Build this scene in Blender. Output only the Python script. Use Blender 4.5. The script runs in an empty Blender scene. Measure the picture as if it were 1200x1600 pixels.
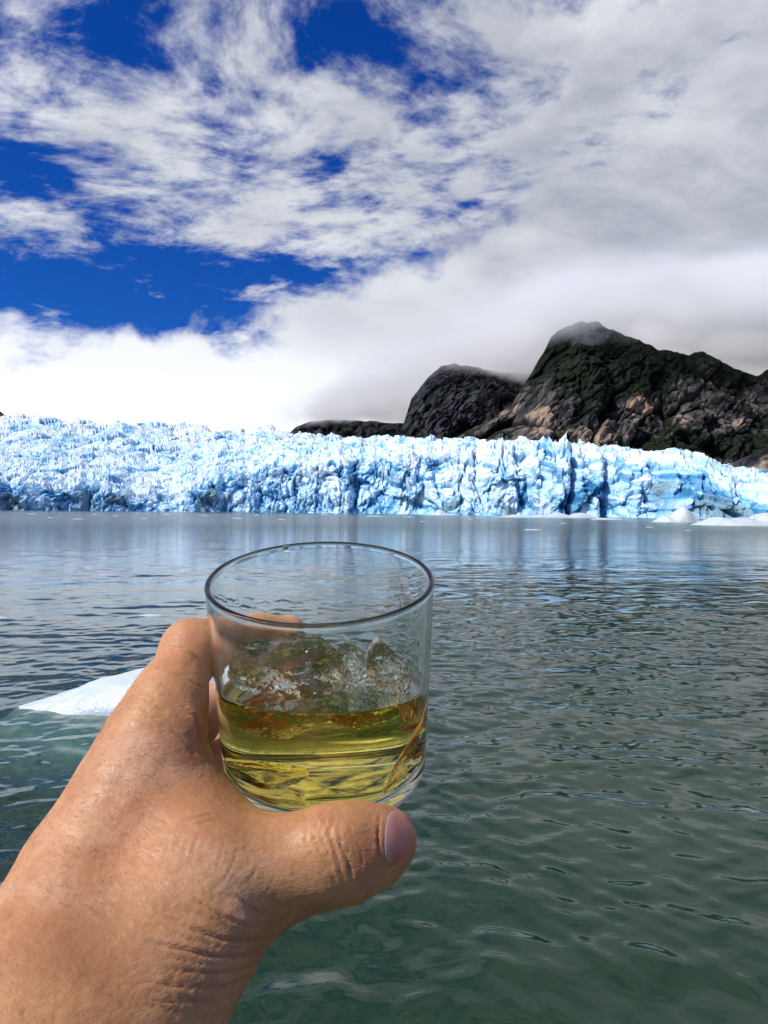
import bpy, math, random
import numpy as np
from mathutils import Matrix, Vector
rad = math.radians
rng = np.random.default_rng(7)
sc = bpy.context.scene
COL = sc.collection

# ------------------------------------------------------------------ camera
F = 1200.0                       # focal length in pixels of the 1200 x 1600 photograph
CAM_H = 3.0
cam_d = bpy.data.cameras.new('camera')
cam = bpy.data.objects.new('camera', cam_d); COL.objects.link(cam)
cam_d.sensor_width = 36.0; cam_d.lens = 27.0
cam_d.clip_start = 0.01; cam_d.clip_end = 60000
RC = Matrix.Rotation(rad(90 - 0.12), 3, 'X') @ Matrix.Rotation(rad(0.55), 3, 'Z')
cam.matrix_world = Matrix.Translation((0, 0, CAM_H)) @ RC.to_4x4()
sc.camera = cam
RCn = np.array(RC)
CN = np.array([0, 0, CAM_H])

def P(px, py, z):
    """point at depth z (metres) seen at photograph pixel px, py"""
    v = np.array([(px - 600) / F * z, -(py - 800) / F * z, -z])
    return CN + RCn @ v

def proj(p):
    q = (p - CN) @ RCn
    z = -q[..., 2]
    return 600 + F * q[..., 0] / z, 800 - F * q[..., 1] / z, z

# ------------------------------------------------------------------ node helper
class X:
    def __init__(s, T, sock): s.T = T; s.s = sock
    def _m(s, op, *o, clamp=False):
        n = s.T.nodes.new('ShaderNodeMath'); n.operation = op; n.use_clamp = clamp
        for i, a in enumerate((s,) + o):
            if isinstance(a, X): s.T.links.new(a.s, n.inputs[i])
            else: n.inputs[i].default_value = a
        return X(s.T, n.outputs[0])
    def __add__(s, o): return s._m('ADD', o)
    __radd__ = __add__
    def __mul__(s, o): return s._m('MULTIPLY', o)
    __rmul__ = __mul__
    def __sub__(s, o): return s._m('SUBTRACT', o)
    def __rsub__(s, o): return (s * -1) + o
    def __truediv__(s, o): return s._m('DIVIDE', o)
    def max(s, o): return s._m('MAXIMUM', o)
    def min(s, o): return s._m('MINIMUM', o)
    def pow(s, o): return s._m('POWER', o)
    def abs(s): return s._m('ABSOLUTE')
    def exp(s): return s._m('EXPONENT')
    def clamp(s): return s._m('ADD', 0.0, clamp=True)
    def step(s, a, b, c=0.0, d=1.0, kind='SMOOTHSTEP'):
        n = s.T.nodes.new('ShaderNodeMapRange'); n.interpolation_type = kind
        s.T.links.new(s.s, n.inputs[0])
        for i, v in enumerate((a, b, c, d)):
            n.inputs[i + 1].default_value = v
        return X(s.T, n.outputs[0])

class Tree:
    def __init__(s, tree): s.t = tree; s.nodes = tree.nodes; s.links = tree.links; tree.nodes.clear()
    def new(s, typ, **kw):
        n = s.nodes.new(typ)
        for k, v in kw.items(): setattr(n, k, v)
        return n
    def put(s, sock, v):
        if isinstance(v, X): s.links.new(v.s, sock)
        elif hasattr(v, 'links') and hasattr(v, 'node'): s.links.new(v, sock)
        else:
            if sock.type == 'RGBA' and len(v) == 3: v = (*v, 1)
            sock.default_value = v
    def node(s, typ, ins, out=0, **kw):
        n = s.new(typ, **kw)
        for k, v in ins.items(): s.put(n.inputs[k], v)
        return X(s, n.outputs[out])
    def noise(s, vec, scale, detail=6, rough=.55, dist=0, lac=2.0, dim='3D', out=0):
        return s.node('ShaderNodeTexNoise', {'Vector': vec, 'Scale': scale, 'Detail': detail, 'Roughness': rough, 'Distortion': dist, 'Lacunarity': lac}, out=out, noise_dimensions=dim)
    def vor(s, vec, scale, feature='F1', out=0):
        return s.node('ShaderNodeTexVoronoi', {'Vector': vec, 'Scale': scale}, out=out, feature=feature)
    def comb(s, x, y, z): return s.node('ShaderNodeCombineXYZ', {0: x, 1: y, 2: z})
    def sep(s, v):
        n = s.new('ShaderNodeSeparateXYZ'); s.put(n.inputs[0], v)
        return [X(s, o) for o in n.outputs]
    def mix(s, f, a, b):
        n = s.new('ShaderNodeMix', data_type='RGBA')
        s.put(n.inputs[0], f); s.put(n.inputs[6], a); s.put(n.inputs[7], b)
        return X(s, n.outputs[2])
    def mapping(s, vec, scale=(1, 1, 1), rot=(0, 0, 0), loc=(0, 0, 0)):
        return s.node('ShaderNodeMapping', {0: vec, 1: loc, 2: rot, 3: scale})
    def attr(s, name, out=2): return s.node('ShaderNodeAttribute', {}, out=out, attribute_name=name)
    def bump(s, h, strength=1, dist=0.01, normal=None):
        d = {'Height': h, 'Strength': strength, 'Distance': dist}
        if normal is not None: d['Normal'] = normal
        return s.node('ShaderNodeBump', d)

def material(name):
    m = bpy.data.materials.new(name); m.use_nodes = True
    T = Tree(m.node_tree); out = T.new('ShaderNodeOutputMaterial')
    T.m = m; T.out = out
    return m, T

# ------------------------------------------------------------------ sun and sky
SUN = Vector((-0.60, -0.25, 0.76)).normalized()        # towards the sun
elev = math.asin(SUN.z); az = math.atan2(SUN.x, SUN.y)
sl = bpy.data.lights.new('sun', 'SUN'); sl.energy = 4.8; sl.angle = rad(0.6); sl.color = (1, .95, .87)
so = bpy.data.objects.new('sun', sl); COL.objects.link(so)
so.rotation_euler = SUN.to_track_quat('Z', 'Y').to_euler(); so.location = (0, 0, 50)

world = bpy.data.worlds.new('World'); sc.world = world; world.use_nodes = True
W = Tree(world.node_tree)
wout = W.new('ShaderNodeOutputWorld')
sky = W.new('ShaderNodeTexSky', sky_type='NISHITA', sun_disc=False)
sky.sun_elevation = elev; sky.sun_rotation = az; sky.altitude = 0; sky.dust_density = 0.2; sky.ozone_density = 3.0
tc = W.new('ShaderNodeTexCoord')
D = X(W, tc.outputs['Generated'])
dx, dy, dz = W.sep(D)
skyc = W.node('ShaderNodeHueSaturation', {'Hue': 0.5, 'Saturation': 1.35, 'Value': 1.0, 'Color': X(W, sky.outputs[0])})
skyc = W.node('ShaderNodeVectorMath', {0: skyc, 1: (0.16, 0.50, 1.12)}, operation='MULTIPLY')

def dirpx(px, py):
    v = Vector(((px - 600) / F, 1, (797 - py) / F)).normalized()
    return v
def blob(px, py, rx, ry, amp):
    c = dirpx(px, py)
    ex = (dx - c.x) * (F / rx); ez = (dz - c.z) * (F / ry); ey = (dy - c.y) * (F / rx) * .6
    return (((ex * ex) + (ez * ez) + (ey * ey)) * -1.0).exp() * amp

hz = dz.max(0.0) + 0.20
pl = W.comb(dx / hz, dy / hz, 0.0)
# warp the plane a little so that rows of cloud do not run dead straight
wn = W.noise(pl, 0.8, 3, .5, out=1)
pw = W.node('ShaderNodeVectorMath', {0: wn, 1: (0.5, 0.5, 0.5)}, operation='SUBTRACT')
pw = W.node('ShaderNodeVectorMath', {0: pw, 1: (0.55, 0.55, 0.55), 2: pl}, operation='MULTIPLY_ADD')
rp = W.mapping(pw, scale=(1.0, 1.25, 1.0), rot=(0, 0, rad(-30)))
big = W.noise(rp, 1.3, 4, .55)
mid = W.noise(rp, 5.2, 9, .62, dist=.15)
fine = W.noise(rp, 17.0, 7, .68)
dens = big * 0.30 + mid * 0.92 + fine * 0.34
cover = blob(130, 450, 270, 58, -0.25) + blob(240, 500, 150, 40, -0.16) + blob(785, 372, 135, 44, -0.26) \
    + blob(520, 420, 120, 36, -0.14) + blob(545, 60, 90, 45, -0.10) + blob(20, 245, 85, 50, -0.13) + blob(70, 15, 90, 22, -0.04) \
    + blob(900, 300, 80, 40, -0.05) + blob(240, 60, 60, 60, -0.08) + blob(990, 95, 50, 30, -0.08) \
    + blob(330, 250, 220, 90, 0.03) + blob(120, 180, 90, 60, 0.04) + blob(560, 360, 140, 35, .10) + blob(1080, 150, 300, 220, 0.20)
back = dy.step(-0.5, 0.35, -0.20, 0.03)
a1 = (dens + cover + back).step(0.645, 0.95)
# low bank of cloud, its top rising to the right
bn = W.noise(W.mapping(D, scale=(1, 1, 1.5)), 7.5, 9, .56, dist=.2)
edge = 0.212 + (dx + 0.22).max(0.0).min(0.75) * 0.44 * dy.step(-0.4, 0.4, 0.2, 1.0) + (bn - 0.5) * 0.20 + (dx + 0.30).min(0.0) * 0.10
a2 = (edge - dz).step(-0.012, 0.030)
alpha = 1.0 - (1.0 - a1) * (1.0 - a2)
# light and shade in the cloud
tn = W.noise(W.mapping(D, scale=(1, 1, 1.8)), 3.0, 6, .55)
t2 = W.noise(rp, 5.0, 6, .6)
grey = dx.step(0.02, 0.48) * 0.42 + (1.0 - tn.step(0.35, 0.65)) * 0.45 * dz.step(0.12, 0.3) + blob(560, 520, 200, 60, 0.25) \
    + blob(1000, 500, 220, 60, 0.15) - blob(100, 620, 400, 90, 0.6) + (t2 - 0.5) * 1.3 * dz.step(.2, .35)
cloudc = W.mix(grey.clamp(), (0.90, 0.93, 1.0), (0.34, 0.38, 0.48))
cloudc = W.node('ShaderNodeVectorMath', {0: cloudc, 'Scale': 1.0 + dz.step(0.30, 0.14) * dx.step(0.25, -0.15) * 0.30}, operation='SCALE')
bg1 = W.node('ShaderNodeBackground', {0: skyc, 1: 0.085})
bg2 = W.node('ShaderNodeBackground', {0: cloudc, 1: 0.86})
mixw = W.node('ShaderNodeMixShader', {0: alpha, 1: bg1, 2: bg2})
W.links.new(mixw.s, wout.inputs[0])

sc.view_settings.view_transform = 'Standard'; sc.view_settings.look = 'None'
sc.view_settings.exposure = 0.0; sc.view_settings.gamma = 1.0; sc.view_settings.use_curve_mapping = False
sc.render.engine = 'CYCLES'
cy = sc.cycles
cy.use_denoising = True; cy.max_bounces = 18; cy.transmission_bounces = 18; cy.glossy_bounces = 6; cy.diffuse_bounces = 3
cy.transparent_max_bounces = 24; cy.volume_bounces = 8; cy.caustics_reflective = True; cy.caustics_refractive = True
cy.blur_glossy = 0.3; cy.sample_clamp_indirect = 6.0
cy.volume_step_rate = 1.0; cy.volume_max_steps = 256

# ------------------------------------------------------------------ numpy noise
def _h(ix, iy, seed):
    ix = ix.astype(np.int64); iy = iy.astype(np.int64)
    h = (ix * 374761393 + iy * 668265263 + seed * 2147483647 + 1013904223) & 0xFFFFFFFF
    h = ((h ^ (h >> 13)) * 1274126177) & 0xFFFFFFFF
    h = ((h ^ (h >> 16)) * 2246822519) & 0xFFFFFFFF
    h = h ^ (h >> 15)
    return (h & 0xFFFFFF).astype(np.float32) / float(0x1000000)
def gnoise(x, y, seed=0):
    ix = np.floor(x); iy = np.floor(y); fx = (x - ix).astype(np.float32); fy = (y - iy).astype(np.float32)
    u = fx * fx * fx * (fx * (fx * 6 - 15) + 10); v = fy * fy * fy * (fy * (fy * 6 - 15) + 10)
    def g(a, b):
        t = _h(ix + a, iy + b, seed) * 6.2831853
        return np.cos(t) * (fx - a) + np.sin(t) * (fy - b)
    a = g(0, 0); b = g(1, 0); c = g(0, 1); d = g(1, 1)
    return ((a + (b - a) * u) * (1 - v) + (c + (d - c) * u) * v) * 1.5
def fbm(x, y, oct=5, seed=0, gain=.5):
    s = 0; a = 1.0; n = 0
    for k in range(oct):
        s = s + a * gnoise(x * 2 ** k + 17.3 * k, y * 2 ** k - 9.1 * k, seed + k); n += a; a *= gain
    return s / n
def ridged(x, y, oct=5, seed=0, gain=.5):
    s = 0; a = 1.0; n = 0
    for k in range(oct):
        s = s + a * (1 - np.abs(gnoise(x * 2 ** k + 7.7 * k, y * 2 ** k + 3.1 * k, seed + k)) * 2); n += a; a *= gain
    return s / n
def cells(x, y, seed=0):
    """F1, F2, three random values of the nearest cell, offset to its centre"""
    ix = np.floor(x); iy = np.floor(y)
    f1 = np.full(x.shape, 9., np.float32); f2 = f1.copy()
    bx = np.zeros(x.shape, np.float32); by = bx.copy(); cx = bx.copy(); cyy = bx.copy()
    for a in (-1, 0, 1):
        for b in (-1, 0, 1):
            jx = ix + a + _h(ix + a, iy + b, seed); jy = iy + b + _h(ix + a, iy + b, seed + 31)
            ddx = (x - jx).astype(np.float32); ddy = (y - jy).astype(np.float32); d = ddx * ddx + ddy * ddy
            m = d < f1
            f2 = np.where(m, f1, np.minimum(f2, d)); f1 = np.where(m, d, f1)
            bx = np.where(m, ddx, bx); by = np.where(m, ddy, by); cx = np.where(m, ix + a, cx); cyy = np.where(m, iy + b, cyy)
    return np.sqrt(f1), np.sqrt(f2), _h(cx, cyy, seed + 5), _h(cx, cyy, seed + 6) - .5, _h(cx, cyy, seed + 7) - .5, bx, by
def facets(x, y, seed=0, tilt=1.2):
    f1, f2, r, tx, ty, bx, by = cells(x, y, seed)
    return (r - .5) + tilt * (tx * bx + ty * by) * 2, np.clip((f2 - f1) / .18, 0, 1), r
def sstep(a, b, x):
    t = np.clip((x - a) / (b - a), 0, 1); return t * t * (3 - 2 * t)

# ------------------------------------------------------------------ mesh helpers
def mesh_np(name, V, Q, mat, parent=None, smooth=True, attrs=None, tris=False):
    me = bpy.data.meshes.new(name)
    V = np.ascontiguousarray(V, np.float32); k = 3 if tris else 4
    me.vertices.add(len(V)); me.vertices.foreach_set('co', V.ravel())
    me.loops.add(len(Q) * k); me.loops.foreach_set('vertex_index', np.ascontiguousarray(Q, np.int32).ravel())
    me.polygons.add(len(Q))
    me.polygons.foreach_set('loop_start', np.arange(0, len(Q) * k, k, dtype=np.int32))
    me.polygons.foreach_set('use_smooth', np.full(len(Q), smooth))
    me.update(calc_edges=True)
    for n, a in (attrs or {}).items():
        at = me.attributes.new(n, 'FLOAT', 'POINT'); at.data.foreach_set('value', np.ascontiguousarray(a, np.float32).ravel())
    if mat: me.materials.append(mat)
    o = bpy.data.objects.new(name, me); COL.objects.link(o)
    if parent is not None: o.parent = parent
    return o
def gridquads(r, c, wrap=False):
    i = np.arange(r - 1)[:, None] * c; j = np.arange(c if wrap else c - 1)[None, :]; j2 = (j + 1) % c
    return np.stack([i + j, i + j2, i + c + j2, i + c + j], -1).reshape(-1, 4)
def tag(o, label, cat, group=None):
    o['label'] = label; o['category'] = cat
    if group: o['group'] = group
    return o
def struct(o, label=None):
    o['kind'] = 'structure'
    if label: o['label'] = label
    return o

# ------------------------------------------------------------------ materials
def mat_water():
    m, T = material('lake_water')
    g = T.node('ShaderNodeNewGeometry', {}, out=0)
    a = T.mapping(g, scale=(1.0, 2.2, 1.0), rot=(0, 0, rad(6)))
    n1 = T.noise(a, 2.2, 5, .55, dist=.3)
    n2 = T.noise(a, 9.0, 3, .5)
    cd = T.node('ShaderNodeCameraData', {}, out=2) if False else None
    n0 = T.noise(T.mapping(g, scale=(1.0, 1.3, 1.0), rot=(0, 0, rad(-12))), 1.1, 4, .6, dist=.4)
    nf = T.noise(T.mapping(g, scale=(.03, .07, 1.0), rot=(0, 0, rad(-5))), 1.0, 5, .6, dist=.4)
    lod = (T.attr('rough') - .03) * 8.0
    b = T.bump(nf, .35, 1.0)
    b = T.bump(n0, (lod * 1.6).min(1.0) * .8, .34, b)
    b = T.bump(n1, .5, .012, b)
    b = T.bump(n2, .08, .006, b)
    fr = T.node('ShaderNodeFresnel', {'IOR': 1.333, 'Normal': b})
    cn = T.noise(g, .12, 3, .5)
    body = T.mix(cn, (0.016, 0.048, 0.022), (0.021, 0.057, 0.027))
    dif = T.node('ShaderNodeBsdfDiffuse', {'Color': body})
    tr = T.node('ShaderNodeBsdfTransparent', {'Color': (.85, .97, .95)})
    mx = T.node('ShaderNodeMixShader', {0: .42, 1: dif, 2: tr})
    gl = T.node('ShaderNodeBsdfGlossy', {'Color': (1, 1, 1), 'Roughness': T.attr('rough'), 'Normal': b})
    s = T.node('ShaderNodeMixShader', {0: fr, 1: mx, 2: gl})
    T.links.new(s.s, T.out.inputs[0])
    return m
def mat_ice():
    m, T = material('glacier_ice')
    blue = T.attr('blue'); dirt = T.attr('dirt')
    g = T.node('ShaderNodeNewGeometry', {}, out=0)
    n = T.noise(T.mapping(g, scale=(1, 1, .45)), .35, 6, .65)
    n2 = T.noise(g, .08, 5, .6)
    f = (blue + (n - .5) * .9 + (n2 - .5) * .5).clamp()
    r = T.new('ShaderNodeValToRGB'); T.put(r.inputs[0], f)
    e = r.color_ramp.elements
    e[0].position = 0.0; e[0].color = (.72, .80, .87, 1)
    e[1].position = 1.0; e[1].color = (.04, .21, .42, 1)
    for p, c in ((.35, (.60, .79, .92, 1)), (.62, (.27, .55, .80, 1)), (.82, (.09, .33, .60, 1))):
        k = e.new(p); k.color = c
    c = T.mix((dirt + (n - .5) * .5).step(.45, .8), X(T, r.outputs[0]), (.20, .34, .42))
    bm = T.bump(n, .5, 1.6)
    s = T.node('ShaderNodeBsdfPrincipled', {'Base Color': c, 'Roughness': .55, 'Normal': bm, 'Specular IOR Level': .3})
    T.links.new(s.s, T.out.inputs[0])
    return m
def mat_rock():
    m, T = material('mountain_rock')
    g = T.node('ShaderNodeNewGeometry', {}, out=0); nz = T.sep(T.node('ShaderNodeNewGeometry', {}, out=1))[2]
    pale = T.attr('pale'); veg = T.attr('veg')
    a = T.mapping(g, scale=(1, 1, 1.0), rot=(rad(20), rad(38), 0))
    a = T.mapping(a, scale=(.35, 1, 1))
    n = T.noise(a, .016, 8, .68); n2 = T.noise(g, .05, 6, .7); n3 = T.noise(g, .006, 4, .6)
    rock = T.mix(n.step(.38, .62), (.014, .015, .018), (.18, .148, .122))
    rock = T.mix(T.attr('cool') * .85, rock, T.mix(n.step(.35, .65), (.012, .015, .024), (.050, .056, .075)))  # cool tint paints the left peak's blue cloud shadow into the rock
    rock = T.mix((pale * .9 + (n - .5) * 1.6 + (n2 - .5) * .8).step(.35, .85), rock, (.36, .27, .20))
    rust = (pale + (n3 - .5) * 3).step(.9, 1.4)
    rock = T.mix(rust * .5, rock, (.36, .19, .10))
    vf = (veg + (n2 - .5) * 1.1 + (n3 - .5) * .8 + nz * .25).step(.45, .62)
    vc = T.mix(n2.step(.35, .65), (.004, .008, .006), (.014, .023, .010))
    c = T.mix(vf, rock, vc)
    b = T.bump(n, 1.0, 18); b = T.bump(n2, 1.0, 7, b)
    s = T.node('ShaderNodeBsdfPrincipled', {'Base Color': c, 'Roughness': .9, 'Normal': b, 'Specular IOR Level': .15})
    T.links.new(s.s, T.out.inputs[0])
    return m
def mat_berg():
    m, T = material('iceberg_ice')
    g = T.node('ShaderNodeNewGeometry', {}, out=0); z = T.sep(g)[2]
    n = T.noise(g, 3.0, 6, .6); n2 = T.noise(g, 14.0, 4, .6)
    underz = z.step(-.02, -.12)  # under the water line the lake's green tint is painted into the ice
    c = T.mix((n - z * .12).step(.35, .85), (.55, .61, .65), (.38, .52, .60))
    c = T.mix(underz, c, (.24, .46, .42)); b = T.bump(n, (1.0 - underz) * .7, .08); b = T.bump(n2, (1.0 - underz) * .6, .02, b)
    s = T.node('ShaderNodeBsdfPrincipled', {'Base Color': c, 'Roughness': .35, 'Normal': b, 'Subsurface Weight': .3, 'Subsurface Radius': (.1, .3, .4), 'Subsurface Scale': .3})
    T.links.new(s.s, T.out.inputs[0])
    return m
M_water = mat_water(); M_ice = mat_ice(); M_rock = mat_rock(); M_berg = mat_berg()

# ------------------------------------------------------------------ lake: one sheet, denser where the eye is near
def waves(x, y, spacing):
    r = np.random.default_rng(3); z = np.zeros_like(x)
    wx = x + .5 * fbm(x * .25, y * .25, 3, 91); wy = y + .5 * fbm(x * .25 + 40, y * .25, 3, 92)
    gust = .75 + .9 * fbm(x * .05, y * .09, 3, 77)
    for k in range(46):
        lam = 0.22 * (1.085 ** k)
        ang = rad(90 + 8) + r.normal() * 1.05
        kx = 2 * np.pi / lam
        amp = .0050 * lam ** .80 * np.exp(-(lam / 2.6) ** 2)
        fade = sstep(1.6, 3.4, lam / spacing)
        z += amp * fade * np.sin(kx * (wx * math.cos(ang) + wy * math.sin(ang)) + r.uniform(0, 6.28))
    ch = z + .9 * ridged(x * .9, y * 1.6, 2, 5) * .012 * sstep(1.2, 3, .8 / spacing)
    return ch * gust
def build_water():
    dense = np.linspace(-34, 34, 470); coarse = np.concatenate([np.arange(37, 180, 5.), np.arange(180, 325, 5.)])
    th = np.radians(np.concatenate([dense, coarse])); nc = len(th)
    inv = np.linspace(1 / 3.4, 1 / 400, 980)
    rr = np.concatenate([[1.0, 2.0, 2.8], 1 / inv, [600, 1000, 2000, 5000, 12000, 30000]])
    R, TH = np.meshgrid(rr, th, indexing='ij')
    x = R * np.sin(TH); y = R * np.cos(TH)
    sp = np.maximum(R * R * .00030, R * rad(68) / 470 * .8)
    z = waves(x, y, np.maximum(sp, .03)) * sstep(400, 250, R) * (.62 + .75 * sstep(7, 22, R))
    z = np.where(np.abs(TH) > rad(34.1), 0, z)
    V = np.stack([x, y, z], -1).reshape(-1, 3)
    Q = gridquads(len(rr), nc, True)
    V = np.vstack([V, [[0, 0, 0]]]); 
    o = mesh_np('lake_water', V, Q, M_water, attrs={'rough': np.append((.03 + .11 * sstep(14, 200, R)).ravel(), .03)})
    # close the middle
    bpy.context.view_layer.update()
    import bmesh
    bm = bmesh.new(); bm.from_mesh(o.data); bm.verts.ensure_lookup_table()
    c = bm.verts[len(V) - 1]
    for j in range(nc):
        f = bm.faces.new((bm.verts[(j + 1) % nc], c, bm.verts[j])); f.smooth = True
    bm.to_mesh(o.data); bm.free()
    struct(o, 'green-grey lake water with small ripples')
    mb, T = material('lake_bed')
    T.links.new(T.node('ShaderNodeBsdfDiffuse', {'Color': (.007, .022, .017)}).s, T.out.inputs[0])
    s = 40000
    b = mesh_np('lake_bed', np.array([[-s, -s, -2.6], [s, -s, -2.6], [s, s, -2.6], [-s, s, -2.6]]), np.array([[0, 1, 2, 3]]), mb)
    struct(b, 'deep murky green under the lake water')
build_water()

# ------------------------------------------------------------------ mountains
def skyfn(pts):
    a = np.array(pts, float); return lambda px: np.interp(px, a[:, 0], a[:, 1])
def mountain(name, pts, d0, d1, nx, ny, amp, seed, label, veg_bias=0., pale_bias=0., blobs=(), shape=.8, dvar=.12, cool=.5):
    sk = skyfn(pts); px0, px1 = pts[0][0], pts[-1][0]
    px = np.linspace(px0, px1, nx); v = np.concatenate([np.linspace(0, 1, ny), 1 + np.linspace(.03, 1, 14)])
    PX, Vv = np.meshgrid(px, v, indexing='ij'); PX = PX.T.copy(); Vv = Vv.T.copy()
    tx = (PX - 600) / F
    roll = (PX - 600) * .0096
    a1 = (797.5 + roll - sk(PX)) / F
    vv = np.minimum(Vv, 1)
    dist = d0 + (d1 - d0) * vv ** 1.0 * (1 + dvar * fbm(PX / 160., vv * 1.5, 3, seed + 50)) + np.maximum(Vv - 1, 0) * (d1 - d0) * .9
    ang = a1 * np.power(vv, shape)
    z = dist * ang
    back = np.maximum(Vv - 1, 0)
    z = z * (1 - back * .9)
    x = tx * dist; y = dist
    # relief: push in and out along the slope in lumps, slabs and gullies
    s = 1 / 420.
    u = x * s; w = z * s
    ru = u * .8 + w * .6; rw = w * .8 - u * .6
    rel = ridged(ru * 1.0, rw * .55, 6, seed, .52) * 1.0 - .45
    fc, ed, rnd = facets(ru * 1.5 + .4 * fbm(u * 3, w * 3, 3, seed + 9), rw * 3.6 + .4 * fbm(u * 3 + 9, w * 3, 3, seed + 8), seed + 20)
    fc2, ed2, rnd2 = facets(ru * 4.6 + .5 * fbm(u * 6, w * 6, 3, seed + 19), rw * 10 + .5 * fbm(u * 6, w * 6 + 5, 3, seed + 18), seed + 21)
    fade = sstep(1.02, .88, Vv) * .85 + .15
    disp = amp * (rel * 1.0 + .62 * fc - .30 * (1 - ed) + .26 * fc2 - .12 * (1 - ed2) + .26 * ridged(ru * 6, rw * 15, 5, seed + 33, .62))
    y = y - disp * fade * 1.0
    z = z + disp * fade * .25 * sstep(0, .2, vv) * (vv < 1)
    z = z + amp * .14 * fbm(PX / 22., Vv * 0 + 3, 4, seed + 3) * sstep(.8, 1., vv)
    # attributes
    pale = .24 + .95 * fbm(ru * 2.2, rw * 1.4, 4, seed + 60) + .5 * (rnd - .5) + pale_bias
    crack = np.maximum((1 - ed), .8 * (1 - ed2)); fine = ridged(ru * 6, rw * 15, 5, seed + 33, .62)
    veg = .14 + .9 * fbm(u * 1.5, w * 1.5, 5, seed + 70) + veg_bias + .38 * crack - .25 * np.clip(fc, -1, 1) + .35 * (.6 - fine)
    pale = pale + .30 * np.clip(fc, -1, 1) + .25 * np.clip(fc2, -1, 1) + .35 * (fine - .6) - .35 * crack
    py = 797.5 + roll - z / y * F
    for (bx, by, rx, ry, dp, dv) in blobs:
        e = np.exp(-((PX - bx) / rx) ** 2 - ((py - by) / ry) ** 2)
        pale = pale + dp * e; veg = veg + dv * e
    V3 = np.stack([x, y, z - 5], -1).reshape(-1, 3)
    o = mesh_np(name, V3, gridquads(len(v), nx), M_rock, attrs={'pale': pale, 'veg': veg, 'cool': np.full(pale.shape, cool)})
    return struct(o, label)

mountain('mountain', [(560, 735), (640, 705), (700, 684), (735, 668), (770, 650), (797, 632), (815, 600), (830, 575), (846, 550), (858, 524), (880, 508), (905, 499), (930, 502), (960, 515), (1000, 530), (1030, 543), (1050, 545), (1075, 551), (1095, 545), (1112, 555), (1150, 573), (1182, 584), (1200, 574), (1240, 560), (1300, 540), (1400, 560), (1560, 620), (1700, 690), (1850, 780)],
         2300, 3400, 1150, 380, 95, 11, 'dark craggy mountain with pale rock slabs and scrub on the right',
         blobs=[(905, 530, 90, 45, -.5, .9), (1010, 570, 150, 30, -.4, .55), (1000, 632, 32, 20, 1.0, -.6), (1152, 660, 28, 14, .9, -.5), (1120, 620, 60, 20, .2, -.2),
                (870, 600, 40, 40, .12, -.2), (925, 680, 60, 18, .35, -.3), (850, 650, 60, 30, .12, -.15), (1050, 700, 130, 26, -.6, .55), (1160, 690, 60, 20, -.4, .4),
                (1030, 640, 60, 20, .3, -.25), (760, 690, 60, 25, -.1, 0), (960, 610, 60, 20, -.2, .3)])
mountain('mountain', [(560, 720), (612, 705), (624, 685), (631, 655), (641, 620), (655, 602), (670, 585), (686, 570), (708, 566), (740, 571), (772, 577), (800, 580), (835, 583), (880, 600), (940, 640)],
         3500, 4500, 420, 260, 130, 23, 'rock peak left of the larger mountain, tinted dark blue as in cloud shadow', veg_bias=-.05, pale_bias=-.6, shape=.6, cool=1.)
mountain('distant_hill', [(380, 720), (436, 690), (450, 676), (464, 664), (485, 657), (520, 654), (560, 656), (600, 659), (650, 662), (700, 690)],
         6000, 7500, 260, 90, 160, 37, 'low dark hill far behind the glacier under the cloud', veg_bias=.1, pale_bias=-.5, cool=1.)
mountain('rock_outcrop', [(540, 700), (575, 688), (595, 683), (615, 684), (632, 690), (650, 700)], 3000, 3200, 90, 40, 25, 41, 'small brown rock outcrop between the far hill and the peak', pale_bias=.3, veg_bias=-.3)
mountain('mountain', [(-1100, 800), (-800, 740), (-600, 650), (-450, 600), (-300, 570), (-200, 575), (-100, 600), (-30, 625), (0, 641), (8, 648), (17, 658), (30, 675), (60, 700)], 3600, 4200, 330, 120, 60, 47, 'dark rocky ridge cut off by the left edge', pale_bias=-.4)
mountain('moraine_slope', [(1080, 742), (1115, 731), (1150, 716), (1180, 702), (1200, 692), (1260, 670), (1400, 640)], 1900, 2050, 160, 60, 12, 53, 'bare brown moraine slope at the right edge', pale_bias=.25, veg_bias=-.7)

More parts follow.
